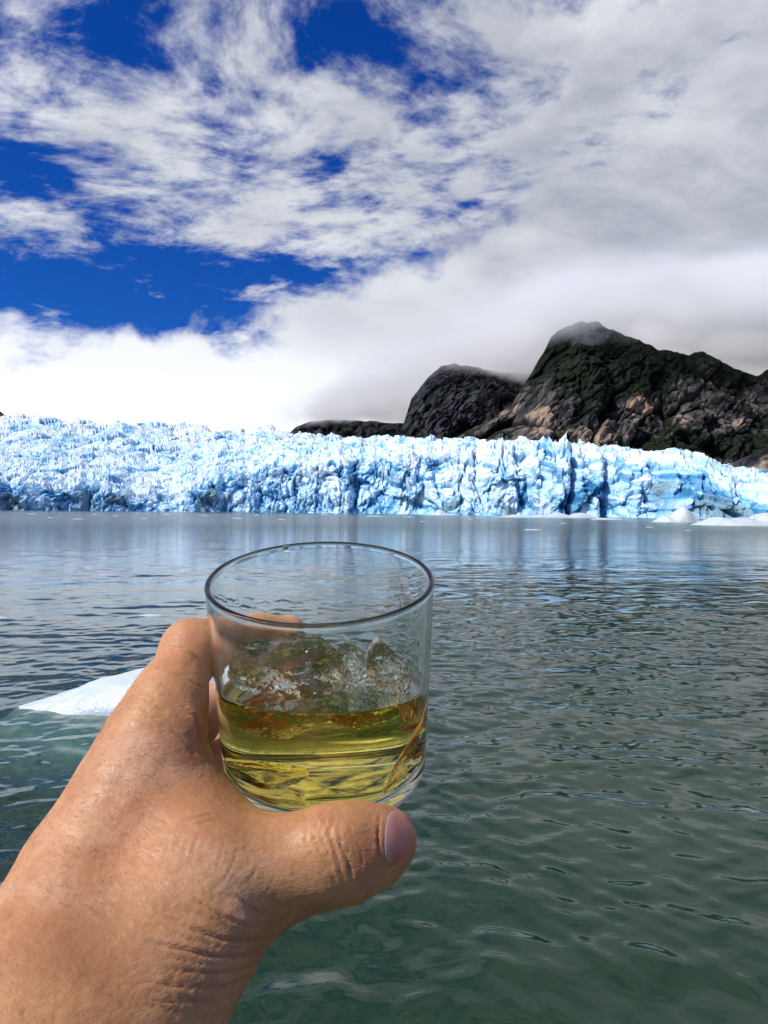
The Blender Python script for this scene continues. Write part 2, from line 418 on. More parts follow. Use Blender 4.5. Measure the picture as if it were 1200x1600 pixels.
# ------------------------------------------------------------------ glacier
def build_glacier():
    px = np.concatenate([np.linspace(-900, -150, 180)[:-1], np.linspace(-150, 1350, 1400), np.linspace(1350, 1900, 130)[1:]])
    top = skyfn([(-900, 760), (-500, 705), (-170, 668), (0, 662), (60, 658), (130, 663), (230, 663), (300, 668), (400, 674), (470, 682), (560, 686), (640, 690), (700, 690), (770, 697), (850, 698), (920, 703), (1000, 710), (1060, 716), (1100, 722), (1150, 732), (1200, 738), (1370, 745)])(px)
    # where the steep front breaks over
    brk = skyfn([(-170, 765), (0, 755), (60, 760), (110, 762), (150, 758), (200, 775), (260, 775), (310, 760), (340, 742), (400, 735), (440, 722), (500, 722), (560, 715), (640, 708), (720, 704), (780, 706), (850, 708), (930, 713), (1000, 720), (1050, 722), (1100, 735), (1130, 765), (1200, 772), (1370, 775)])(px)
    base = skyfn([(-170, 797), (0, 797), (350, 800), (600, 803), (800, 806), (1000, 809), (1200, 813), (1370, 816)])(px)
    hor = 797.5 + (px - 600) * .0096
    dfront = CAM_H * F / (base - hor)
    dfront = np.clip(dfront, 300, 720)
    wob = 16 * fbm(px / 90., px * 0, 4, 301) + 9 * fbm(px / 28., px * 0 + 4, 3, 302)
    dfront = dfront + wob
    a0 = (hor - brk) / F; a1 = (hor - top) / F
    nf, nt = 120, 235
    vf = np.linspace(0, 1, nf); st = np.linspace(0, 1, nt + 1)[1:] ; st = np.concatenate([st, [1.1, 1.3]])
    rows = []
    hf = dfront * a0 * 1.02
    for v in vf:
        z = -3 + (hf + 3) * v ** .95; d = dfront + 14 * v ** 2 + (hf * .35) * v
        rows.append((d, z))
    dtop0 = dfront + 14 + hf * .35
    for s in st:
        d = dtop0 + (2300 - dtop0) * (s ** 1.7) if s <= 1 else 2300 + (s - 1) * 2500
        d = d * np.ones_like(px)
        a = a0 + (a1 - a0) * np.minimum(s, 1) ** .85
        z = d * a
        if s > 1: z = z * (1 - (s - 1) * 3)
        rows.append((d, z))
    Dm = np.array([r[0] for r in rows]); Z = np.array([r[1] for r in rows])
    PX = np.broadcast_to(px, Dm.shape); Xx = (PX - 600) / F * Dm
    # path length up the face and over the top
    dl = np.sqrt(np.diff(Dm, axis=0) ** 2 + np.diff(Z, axis=0) ** 2); L = np.vstack([np.zeros(len(px)), np.cumsum(dl, 0)])
    fm = np.zeros_like(Dm); fm[:nf] = 1
    fm = np.vstack([np.ones((nf - 10, len(px))), np.repeat(np.linspace(1, 0, 22)[:, None], len(px), 1), np.zeros((len(Dm) - nf - 12, len(px)))])
    U = Xx + 0.0; Vp = L
    wu = U + 6 * fbm(U / 22, Vp / 22, 3, 311); wv = Vp + 6 * fbm(U / 22 + 50, Vp / 22, 3, 312)
    fa, ea, ra = facets(wu / 34, wv / 40, 401, 1.1)
    fb, eb, rb = facets(wu / 13, wv / 17, 402, 1.4)
    fc, ec, rc = facets(wu / 5.2, wv / 6.5, 403, 1.6)
    fd, ed, rd = facets(wu / 2.3, wv / 2.8, 404, 1.6)
    rg = ridged(wu / 30, wv / 24, 4, 405)
    rgv = ridged(wu / 9, wv / 40, 4, 406)            # upright flutes
    far = sstep(500, 2300, Dm)
    fh, eh, rh = facets(wu / 12, wv / 42, 415, 1.0)
    dface = 11 * fa + 3.0 * fb + 4.0 * fh - 3.5 * (1 - eh) + 1.5 * fc + .9 * fd + 5 * (rgv - .5) + 4 * (rg - .5) - 2.5 * (1 - ea) - 1.6 * (1 - eb)
    # seracs on top: blocks thrown up to different heights, keen crests between
    far2 = sstep(560, 1250, Dm)
    fk, ek, rk = facets(wu / 22, wv / 46, 413, 1.2)
    dtop = (7 - 3 * far) * fa + 6.0 * (1 - .85 * far2) * fb + 3.0 * fc * (1 - far2) + 1.2 * fd * (1 - far2) + far2 * (6.5 * fk - 2.5 * (1 - ek)) + 9 * (1 - .9 * far2) * np.power(np.clip(rg, 0, 1), 2) - 3 * (1 - ea) - (1 - far2) * (2.5 * (1 - eb) + 1. * (1 - ec))
    dtop *= (.62 - .12 * far)
    fe, ee, re = facets(wu / 80, wv / 150, 410, 1.0)
    fg, eg, rg2 = facets(wu / 38, wv / 75, 411, 1.2)
    dtop += far * (15 * fe + 9 * fg - 5 * (1 - ee) + 9 * (ridged(U / 70, Vp / 120, 4, 412) - .5))
    dtop += far * 26 * fbm(U / 210, Vp / 330, 3, 417) + (13 * fbm(U / 120, Vp / 170, 4, 407) + 6 * ridged(U / 60, Vp / 90, 3, 408)) * sstep(0, 160, Vp - L[nf]) * (1 - .5 * sstep(.9, 1, np.arange(len(Dm))[:, None] / (len(Dm) - 4.)))
    damp = sstep(0, 14, L) * .75 + .25
    Y = Dm - dface * fm * damp
    Zz = Z + dtop * (1 - fm) + fm * (2.5 * fb + 1.2 * fc) * sstep(0, 20, L)
    # tall crests standing out of the skyline
    for (cx, w, h) in ((236, 9, 5), (783, 8, 13), (848, 20, 14), (800, 10, 6), (885, 16, 9), (730, 20, 3), (968, 8, 7), (1008, 10, 4), (405, 8, 3), (700, 8, 3), (1095, 8, 3)):
        prof = np.maximum(0, 1 - np.abs(PX - cx + 2.5 * fc) / w) ** .75 * (1 + .35 * fb)
        near = np.exp(-((Dm - dtop0 - 8) / 14.) ** 2) * (Dm > dfront)
        Zz = Zz + h * prof * near * .9
    # hollows and gullies cut back into the face
    for (cx, w, dep) in ((895, 7, 22), (1028, 12, 14), (348, 5, 10), (660, 8, 7), (950, 9, 12), (555, 7, 8), (60, 12, 10), (130, 10, 8), (1075, 22, -14)):
        Y = Y + dep * np.exp(-((PX - cx) / w) ** 2) * fm
    # blue: crevices and freshly broken low faces; dirt: old dark bands near the water line
    blue = .13 + .42 * (1 - ea) * (.3 + .7 * (rb > .5)) + .26 * (1 - eb) + .14 * (1 - ec) - .05 * far + .75 * np.clip(fbm(U / 45, Vp / 45, 4, 501), 0, 1) - .25 * np.clip((fb + fc) * .6, -1, 1) + .22 * (rb > .86)
    blue += .20 * fm * sstep(45, 0, L)
    blue += .12 * fm * (1 - eh) + far2 * .10 + far * .8 * fbm(U / 110, Vp / 240, 4, 505) - far * .30 * np.clip(fe + fg, -1, 1)  # far surface: broad blue shadow patches painted into the ice colour
    blue -= .14 * (1 - fm) * sstep(0, 1, rg)
    dirt = fm * (.22 * sstep(30, 2, L) + .75 * np.clip(fbm(U / 26, Vp / 20, 4, 502), 0, 1)) + .30 * fm * (rb > .8)
    for (cx, cy_, rx, ry, am) in ((22, 780, 28, 26, .6), (125, 775, 26, 22, .55), (165, 768, 22, 24, .45), (335, 775, 22, 26, .5), (210, 785, 30, 10, .4), (460, 775, 40, 20, .35), (548, 735, 14, 20, .45), (620, 745, 60, 16, .35), (1035, 765, 16, 40, .5), (1080, 755, 34, 34, .35), (945, 795, 12, 14, .5), (685, 720, 12, 20, .3), (1150, 785, 60, 22, .3)):
        pyy = hor[None, :] - Zz / Y * F
        e = np.exp(-((PX - cx) / rx) ** 2 - ((pyy - cy_) / ry) ** 2)
        dirt = dirt + am * e; blue = blue + am * .5 * e
    V = np.stack([Xx, Y, Zz], -1).reshape(-1, 3)
    o = mesh_np('glacier', V, gridquads(len(Dm), len(px)), M_ice, smooth=False, attrs={'blue': blue, 'dirt': dirt})
    struct(o, 'broken blue-white glacier front across the far shore')
    return o
glacier = build_glacier()

# ------------------------------------------------------------------ floating ice
def berg(name, px, py, wpx, hpx, label, cat, seed, depth_ratio=.5, group=None, peaks=(), n=90, under=0.35, yscale=.6, keel=1.):
    """floating ice: py is its water line in the photograph"""
    hor = 797.5 + (px - 600) * .0096
    d = CAM_H * F / (py - hor)
    w = wpx / F * d; h = hpx / F * d
    c = np.array([(px - 600) / F * d, d, 0])
    th = np.linspace(0, 2 * np.pi, n, endpoint=False); r = np.linspace(0, 1, n // 2 + 1)
    # dome top then keel beneath
    rings = []
    T_, R_ = np.meshgrid(th, r, indexing='ij'); T_ = T_.T; R_ = R_.T
    out = 1 + .22 * fbm(np.cos(T_) * 1.5 + seed, np.sin(T_) * 1.5, 4, seed)
    x = R_ * np.cos(T_) * out * w / 2; y = R_ * np.sin(T_) * out * w / 2 * yscale
    prof = (1 - R_ ** 2.2)
    sx = x / (w / 2)
    hump = .35 + .0 * sx
    if peaks:
        hump = 0
        for (p, a, s) in peaks: hump = np.maximum(hump, a * np.exp(-((sx - p) / s) ** 2))
        hump = hump + .08
    rough = 1 + .13 * ridged(x / w * 4 + seed, y / w * 4, 4, seed + 4) - .06
    z = h * prof ** .75 * hump * rough
    fa, ea, ra = facets(x / w * 7 + seed, y / w * 7, seed + 9)
    z = z + h * .05 * fa * prof
    V = [np.stack([x, y, z], -1).reshape(-1, 3)]
    rows = len(r)
    for k, (s, dz_) in enumerate(((1.05, -.06), (1.15, -.14), (1.2, -.3), (1.05, -.6), (.7, -.95), (.01, -1.05))):
        kk = 1 + (keel - 1) * min(1, -dz_ * 5)
        V.append(np.stack([np.cos(th) * out[-1] * w / 2 * s, np.sin(th) * out[-1] * w / 2 * yscale * s * kk, np.full(n, dz_ * under * w / 2) - .01], -1)); rows += 1
    V = np.vstack(V); Q = gridquads(rows, n, True)
    V[:, 0] += 0
    me = mesh_np(name, V, Q[:, ::-1] if False else Q, M_berg)
    me.location = tuple(c)
    tag(me, label, cat, group)
    return me
berg('iceberg', 262, 1103, 450, 58, 'smooth white iceberg floating behind the wrist on the left', 'iceberg', 3,
     peaks=((.08, 1.0, .95), (-.12, .96, .5)), n=150, under=.8, yscale=.30, keel=1.7)
berg('iceberg', 1062, 816, 88, 22, 'domed white iceberg by the glacier foot, right of the long low ice strip', 'iceberg', 5, peaks=((.1, 1, .4), (-.6, .5, .3)))
berg('iceberg', 1160, 821, 150, 22, 'wide low iceberg reaching the right edge below the glacier', 'iceberg', 6, peaks=((-.55, .6, .4), (.55, 1, .4), (0, .45, .5)), n=120)
berg('iceberg', 690, 805, 62, 8, 'low bright ice floe at the glacier foot above the glass rim', 'ice floe', 7, peaks=((-.1, 1, .3), (.6, .4, .3)))
berg('iceberg', 862, 809, 190, 9, 'long low strip of white ice along the foot of the glacier', 'ice floe', 8, peaks=((-.6, .6, .3), (.1, .8, .2), (.5, 1, .2), (-.2, .5, .2)), n=130, yscale=.18)
berg('ice_floe', 833, 828, 30, 4, 'small flat white floe drifting alone right of the glass rim', 'ice floe', 9)
berg('ice_floe', 585, 807, 28, 4, 'small white floe above the left part of the glass rim', 'ice floe', 10)
berg('ice_floe', 237, 962, 34, 7, 'little clear lump of ice drifting above the iceberg on the left', 'ice floe', 12)
berg('ice_floe', 3, 966, 24, 7, 'little clear lump of ice cut off by the left edge', 'ice floe', 13)
berg('ice_floe', 948, 812, 50, 7, 'low floe between the long ice strip and the domed iceberg', 'ice floe', 14)
k = 20
ordn = ('leftmost', 'second from the left', 'third from the left', 'fourth from the left', 'fifth from the left', 'sixth from the left', 'seventh from the left', 'eighth from the left', 'ninth from the left',
        'ninth from the right', 'eighth from the right', 'seventh from the right', 'sixth from the right', 'fifth from the right', 'fourth from the right', 'third from the right', 'second from the right', 'rightmost')
for i, (x_, y_, w_) in enumerate(sorted(((50, 803, 14), (78, 809, 10), (122, 811, 18), (148, 804, 9), (180, 806, 8), (225, 810, 9), (262, 804, 12), (320, 806, 10), (372, 810, 18), (401, 805, 10), (440, 812, 12), (507, 804, 12), (640, 808, 14), (735, 812, 8), (1015, 824, 12), (1075, 829, 9), (880, 818, 9), (660, 815, 7)))):
    berg('ice_floe', x_, y_, w_, 2.4, 'tiny white ice fragment near the glacier foot, ' + ordn[i] + ' of its scattered row', 'ice floe', k, group='tiny fragments of ice near the glacier foot', n=20); k += 1

# ------------------------------------------------------------------ cloud sitting on the summits
def build_cloud():
    m, T = material('cloud_vapour')
    g = T.node('ShaderNodeNewGeometry', {}, out=0); x, y, z = T.sep(g)
    n = T.noise(T.mapping(g, scale=(1, 1, 1.6)), .0021, 6, .58)
    base = z + (n - .5) * 420 - x * .022 - (y - 3800.0).max(0.0) * .030
    d = base.step(712, 875) * (z * -1).step(-1120, -930) * (y.step(2700, 3300)) * (x + (y - 4200) * .33 + (n - .5) * 700).step(0, 1300)
    d = d * (n.step(.30, .62))
    v = T.node('ShaderNodeVolumePrincipled', {'Color': (1, 1, 1), 'Density': d * .022, 'Anisotropy': 0.0})
    T.links.new(v.s, T.out.inputs[1])
    V = np.array([[a, b, c] for c in (690, 1200) for a, b in ((-1500, 2600), (6000, 2600), (6000, 7900), (-1500, 7900))], float)
    Q = np.array([[0, 3, 2, 1], [4, 5, 6, 7], [0, 1, 5, 4], [1, 2, 6, 5], [2, 3, 7, 6], [3, 0, 4, 7]])
    o = mesh_np('cloud', V, Q, m, smooth=False); o['kind'] = 'stuff'; o['label'] = 'grey cloud wrapping the mountain summits'
    return o
build_cloud()


# ------------------------------------------------------------------ the glass in the hand
def cdir(v): return RCn @ np.array(v, float)
G_TOP = P(501, 904, .285)
tilt = rad(16.4)
AX = cdir((0.0, math.cos(tilt), math.sin(tilt))); AX /= np.linalg.norm(AX)     # up the glass, the rim leaning to the eye
EX = cdir((1, 0, 0)); EX = EX - AX * EX.dot(AX); EX /= np.linalg.norm(EX); EY = np.cross(AX, EX)
GH = .0830; RT = .0421; RB = .0398; WALL = .0020; BASE = .0068
G_BOT = G_TOP - AX * GH
def gl2w(x, y, z): return G_BOT + np.outer(np.atleast_1d(x), EX) + np.outer(np.atleast_1d(y), EY) + np.outer(np.atleast_1d(z), AX)
LEVEL = float(P(505, 1071, .285 + .048 * math.sin(tilt))[2])

def r_out(z):
    z = np.asarray(z, float); r = RB + (RT - RB) * z / GH
    c = .0075; t = np.clip(1 - z / c, 0, 1)
    return r - c * (1 - np.sqrt(np.maximum(0, 1 - t * t)))
def r_in(z):
    z = np.asarray(z, float); r = RB + (RT - RB) * z / GH - WALL
    c = .009; t = np.clip(1 - (z - BASE) / c, 0, 1)
    return r - c * (1 - np.sqrt(np.maximum(0, 1 - t * t)))
def lathe(prof, n, closed=False):
    th = np.linspace(0, 2 * np.pi, n, endpoint=False)
    V = [gl2w(r * np.cos(th), r * np.sin(th), z) for r, z in prof]
    return np.vstack(V), gridquads(len(prof), n, True)

def mat_glass():
    m, T = material('clear_glass')
    g = T.node('ShaderNodeNewGeometry', {}, out=0); z = T.sep(g)[2]
    x, y, zz = T.sep(g)
    # where the whisky wets the inner wall the boundary is glass to spirit instead of glass to air
    inner = T.attr('inner')
    wet = z.step(LEVEL - .00005, LEVEL + .00005, 1, 0) * inner
    ior = 1.5 - wet * .40
    n = T.noise(T.mapping(g, scale=(1, 1, .35)), 115, 2, .5)
    b = T.bump(n, T.attr('streak') * .14, .0006)
    s = T.node('ShaderNodeBsdfGlass', {'Color': (.985, .995, .99), 'Roughness': 0.0, 'IOR': ior, 'Normal': b})
    T.links.new(s.s, T.out.inputs[0])
    return m
def build_glass():
    prof = [(0.0002, .0014), (.010, .0012), (.020, .0010), (.028, .0006), (.0322, 0.0001)]
    for z in np.concatenate([np.linspace(0.0003, .0075, 12) , np.linspace(.010, GH - .001, 46)]): prof.append((float(r_out(z)), float(z)))
    rc = RT - WALL / 2
    for a in np.linspace(10, 170, 9): prof.append((rc + WALL * .56 * math.cos(rad(a)), GH - .0006 + WALL * .62 * math.sin(rad(a))))
    k0 = len(prof)
    for z in np.concatenate([np.linspace(GH - .001, BASE + .009, 60), BASE + .009 * (1 - np.sin(np.linspace(0, np.pi / 2, 14)))[1:]]): prof.append((float(r_in(z)), float(z)))
    for r in (.028, .018, .009, .0002): prof.append((r, BASE - .0004 * (1 - r / .03)))
    V, Q = lathe(prof, 192)
    inner = np.repeat((np.arange(len(prof)) >= k0).astype(float), 192)
    zz = np.repeat([p[1] for p in prof], 192)
    streak = inner * sstep(.045, .06, zz) * sstep(GH - .003, GH - .012, zz)
    o = mesh_np('whisky_glass', V, Q[:, ::-1] if False else Q, mat_glass(), attrs={'inner': inner, 'streak': streak})
    tag(o, 'clear round tumbler held tilted in the hand, half full of whisky', 'glass')
    return o
glass = build_glass()

def mat_whisky():
    m, T = material('amber_whisky')
    top = T.attr('top')
    g = T.node('ShaderNodeNewGeometry', {}, out=0)
    gl = T.node('ShaderNodeBsdfGlass', {'Color': (1, 1, 1), 'Roughness': 0.0, 'IOR': 1.36})
    tr = T.node('ShaderNodeBsdfTransparent', {'Color': (1, 1, 1)})
    mx = T.node('ShaderNodeMixShader', {0: top.step(.5, .51), 1: tr, 2: gl})
    T.links.new(mx.s, T.out.inputs[0])
    ab = T.node('ShaderNodeVolumeAbsorption', {'Color': (1.0, .84, .0), 'Density': 31.0})
    T.links.new(ab.s, T.out.inputs[1])
    return m
def build_whisky():
    n = 192; th = np.linspace(0, 2 * np.pi, n, endpoint=False); eps = .00006
    # height along the axis at which the inner wall meets the level surface
    zt = np.full(n, .04)
    for _ in range(30):
        r = r_in(zt) - eps
        p = gl2w(r * np.cos(th), r * np.sin(th), 0) + np.outer(zt, AX)
        zt = zt + (LEVEL - p[:, 2]) / AX[2]
    rows = []; 
    for r in (.0002, .009, .018, .028): rows.append((np.full(n, r - eps * .5), np.full(n, BASE - .0004 * (1 - r / .03) + eps)))
    zb = BASE + .009 * (1 - np.cos(np.linspace(0, np.pi / 2, 14)))[1:]
    for z in zb: rows.append((np.full(n, float(r_in(z)) - eps), np.full(n, z + eps)))
    z0 = BASE + .009
    for f in np.linspace(0, 1, 14)[1:]: z = z0 + (zt + .0011 - z0) * f; rows.append((r_in(z) - eps, z))
    V = [gl2w(r * np.cos(th), r * np.sin(th), 0) + np.outer(z, AX) for r, z in rows]
    k0 = len(rows)
    ring = V[-1].copy(); ctr = ring.mean(0); ctr[2] = LEVEL
    # meniscus climbing the wall, then the flat top
    for d, up in ((.0004, .0006), (.0009, .0003), (.0016, .0001), (.003, 0)):
        q = ring + (ctr - ring) * (d / .04); q[:, 2] = LEVEL + up; V.append(q)
    for f in np.linspace(.15, .995, 12):
        q = ring + (ctr - ring) * f; q[:, 2] = LEVEL; V.append(q)
    V = np.vstack(V); R = len(V) // n
    top = np.repeat((np.arange(R) >= k0).astype(float), n)
    # the wall's last ring is shared: give the top its own copy so the mask stays sharp
    o = mesh_np('whisky', V, gridquads(R, n, True), mat_whisky(), attrs={'top': top})
    tag(o, 'golden amber whisky filling the lower half of the tumbler', 'drink')
build_whisky()

def mat_cube():
    m, T = material('clear_ice')
    g = T.node('ShaderNodeNewGeometry', {}, out=0); z = T.sep(g)[2]
    ior = 1.31 - z.step(LEVEL - .0002, LEVEL + .0002, 1, 0) * .40
    n = T.noise(g, 40, 3, .5, dist=.8)
    b = T.bump(n, .08, .0022)
    s = T.node('ShaderNodeBsdfGlass', {'Color': (1, .945, .84), 'Roughness': 0.0, 'IOR': ior, 'Normal': b})  # amber reflections of whisky and fingers are tinted into the ice colour
    fr = T.node('ShaderNodeBsdfPrincipled', {'Base Color': (.9, .93, .95), 'Roughness': .4})
    f = T.noise(g, 70, 5, .65).step(.50, .72) * z.step(LEVEL - .001, LEVEL + .004, .0, .24)
    mx = T.node('ShaderNodeMixShader', {0: f, 1: s, 2: fr})
    T.links.new(mx.s, T.out.inputs[0])
    return m
M_cube = mat_cube()
def ico(sub):
    import bmesh
    bm = bmesh.new(); bmesh.ops.create_icosphere(bm, subdivisions=sub, radius=1)
    V = np.array([v.co[:] for v in bm.verts]); Q = np.array([[v.index for v in f.verts] for f in bm.faces]); bm.free()
    return V, Q
def ice_chunk(c, size, rot, seed, label, cuts=14, rough=.05):
    """a broken lump: a sphere cut by random planes, pitted and ridged"""
    V, Q = ico(6); r = np.random.default_rng(seed)
    N = r.normal(size=(cuts, 3)); N /= np.linalg.norm(N, axis=1)[:, None]; dd = r.uniform(.62, .92, cuts)
    rad_ = np.full(len(V), 1.0)
    for nrm, d in zip(N, dd):
        c_ = V @ nrm; rad_ = np.where(c_ > .05, np.minimum(rad_, d / np.maximum(c_, .05)), rad_)
    a = np.arctan2(V[:, 1], V[:, 0]) * 1.3; e = V[:, 2] * 1.6
    fa, ea, ra = facets(a * 2.2 + seed + 1.5 * V[:, 0], e * 2.2 + V[:, 1], seed + 3)
    fb, eb, rb = facets(a * 5 + V[:, 0] * 3, e * 5 + seed + V[:, 1] * 3, seed + 5)
    rad_ = rad_ * (1 + rough * (1.6 * fa - .8 * (1 - ea) + .7 * fb - .3 * (1 - eb) + .6 * fbm(V[:, 0] * 6 + V[:, 2] * 4, V[:, 1] * 6 + V[:, 2] * 3, 4, seed)))
    V = V * rad_[:, None] * np.array(size)
    Rm = np.array(Matrix.Rotation(rot[0], 3, 'X') @ Matrix.Rotation(rot[1], 3, 'Y') @ Matrix.Rotation(rot[2], 3, 'Z'))
    V = V @ Rm.T + c
    # stay inside the glass
    q = V - G_BOT; z = q @ AX; x = q @ EX; y = q @ EY; rr = np.hypot(x, y)
    z = np.maximum(z, BASE + .0006); lim = r_in(np.clip(z, BASE + .0006, GH)) - .0007
    k = np.minimum(1, lim / np.maximum(rr, 1e-6))
    V = gl2w(x * k, y * k, 0) + np.outer(z, AX)
    o = mesh_np('ice_chunk', V, Q, M_cube, smooth=True, tris=True)
    o.data.set_sharp_from_angle(angle=rad(28)) if hasattr(o.data, 'set_sharp_from_angle') else None
    tag(o, label, 'ice', 'chunks of ice in the glass')
    return o
def inside(px, py, fwd):       # point in the glass seen at px, py; fwd metres from the axis towards the eye
    return P(px, py, .300 - fwd)
ice_chunk(inside(448, 1056, .003), (.0240, .018, .0185), (0, .15, .1), 5, 'largest clear chunk of ice, at the left of the glass', cuts=22, rough=.012)
ice_chunk(inside(545, 1053, -.004), (.0130, .013, .0140), (.3, .1, .4), 8, 'middle chunk of ice, rough and jagged, behind the whisky surface', cuts=9, rough=.03)
ice_chunk(inside(606, 1055, .002), (.0095, .012, .0155), (0, -.1, .3), 11, 'right chunk of ice with orange glints, standing above the whisky', cuts=10, rough=.025)
ice_chunk(inside(628, 1165, .006), (.0065, .012, .0240), (0, .42, 0), 14, 'long sliver of ice sunk in the whisky along the right wall', cuts=12, rough=.012)
ice_chunk(inside(440, 1182, -.004), (.0135, .012, .0055), (.1, -.1, 0), 17, 'thin piece of ice sunk near the bottom of the whisky on the left', cuts=9, rough=.006)
# a drop of water clinging to the far rim
V, Q = ico(3)
q = P(447, 859, .3265)
dm, T = material('water_drop'); T.links.new(T.node('ShaderNodeBsdfGlass', {'Roughness': 0.0, 'IOR': 1.33}).s, T.out.inputs[0])
dr = mesh_np('water_drop', V * np.array([.0020, .0009, .0013]) + q, Q, dm, tris=True); tag(dr, 'tiny drop of water clinging inside the far rim of the tumbler', 'drop')

# ------------------------------------------------------------------ the hand: one continuous surface
def smin(a, b, k):
    h = np.clip(.5 + .5 * (b - a) / k, 0, 1)
    return b + (a - b) * h - k * h * (1 - h)
class Chain:
    """round cones along a row of joints (px, py, depth, radius in metres)"""
    def __init__(s, pts, k=.004): s.p = [(P(a, b, c), r) for a, b, c, r in pts]; s.k = k
    def d(s, X):
        f = None
        for (a, ra), (b, rb) in zip(s.p[:-1], s.p[1:]):
            ba = b - a; h = np.clip(((X - a) @ ba) / (ba @ ba), 0, 1)
            q = np.linalg.norm(X - a - h[:, None] * ba, axis=1) - (ra + (rb - ra) * h)
            f = q if f is None else smin(f, q, s.k)
        return f
PALM = [
    # forearm and wrist, two rods side by side
    Chain([(-60, 2300, .150, .036), (20, 1780, .185, .0310), (66, 1620, .205, .0280), (112, 1492, .222, .0245)], .02),
    Chain([(50, 2400, .160, .034), (120, 1760, .190, .0220), (200, 1600, .208, .0186), (290, 1478, .222, .0178)], .02),
    # index metacarpal and the mass of muscle between it and the thumb
    Chain([(118, 1492, .222, .0225), (155, 1376, .240, .0205), (226, 1216, .262, .0160), (262, 1110, .275, .0125)], .02),
    Chain([(200, 1480, .225, .0220), (290, 1350, .245, .0190), (275, 1262, .262, .0150)], .02),
    # thumb metacarpal
    Chain([(225, 1520, .214, .0205), (330, 1402, .233, .0172), (405, 1360, .243, .0138)], .02),
    # the web
    Chain([(270, 1230, .268, .0120), (318, 1300, .262, .0105), (365, 1330, .255, .0110)], .02),
    # back of the hand receding to the other metacarpals
    Chain([(95, 1480, .235, .0200), (180, 1366, .265, .0165), (240, 1236, .300, .0120)], .02),
    Chain([(130, 1500, .250, .0190), (190, 1400, .285, .0160), (245, 1290, .325, .0120)], .02),
    Chain([(140, 1520, .262, .0175), (200, 1440, .300, .0150), (265, 1340, .345, .0115)], .02),
]
FING = [
    # index: over the knuckle and behind the glass
    Chain([(240, 1140, .272, .0125), (270, 1074, .284, .0105), (300, 1016, .300, .0112), (335, 1000, .318, .0088), (400, 989, .339, .0078), (452, 985, .3475, .0072)], .006),
    # middle, ring and little finger
    Chain([(235, 1235, .302, .0120), (296, 1135, .330, .0105), (345, 1098, .352, .0090), (410, 1085, .368, .0080), (480, 1080, .370, .0074)], .006),
    Chain([(250, 1290, .325, .0115), (318, 1195, .350, .0100), (370, 1165, .368, .0088), (430, 1155, .380, .0078), (490, 1150, .381, .0072)], .006),
    Chain([(270, 1340, .345, .0105), (335, 1265, .360, .0090), (385, 1235, .376, .0078), (440, 1225, .386, .0068), (480, 1222, .387, .0062)], .006),
]
THUMB = Chain([(395, 1368, .243, .0146), (450, 1354, .240, .0128), (505, 1338, .240, .0126), (545, 1330, .243, .0126), (585, 1320, .248, .0106), (606, 1311, .2515, .0086)], .008)
def dglass(X):
    q = X - G_BOT; z = q @ AX; rr = np.linalg.norm(q - z[:, None] * AX, axis=1)
    return np.maximum(np.maximum(rr - (RB + (RT - RB) * z / GH), -z), z - GH)
def hand_sdf(X):
    f = PALM[0].d(X)
    for c in PALM[1:]: f = smin(f, c.d(X), .009)
    g = None
    for c in FING:
        d = c.d(X); g = d if g is None else smin(g, d, .0012)
    f = smin(f, g, .010)
    f = smin(f, THUMB.d(X), .008)
    dg = dglass(X)
    k = .002; a = f; b = -(dg + .0000)
    h = np.clip(.5 - .5 * (b - a) / k, 0, 1)
    return b + (a - b) * h + k * h * (1 - h)
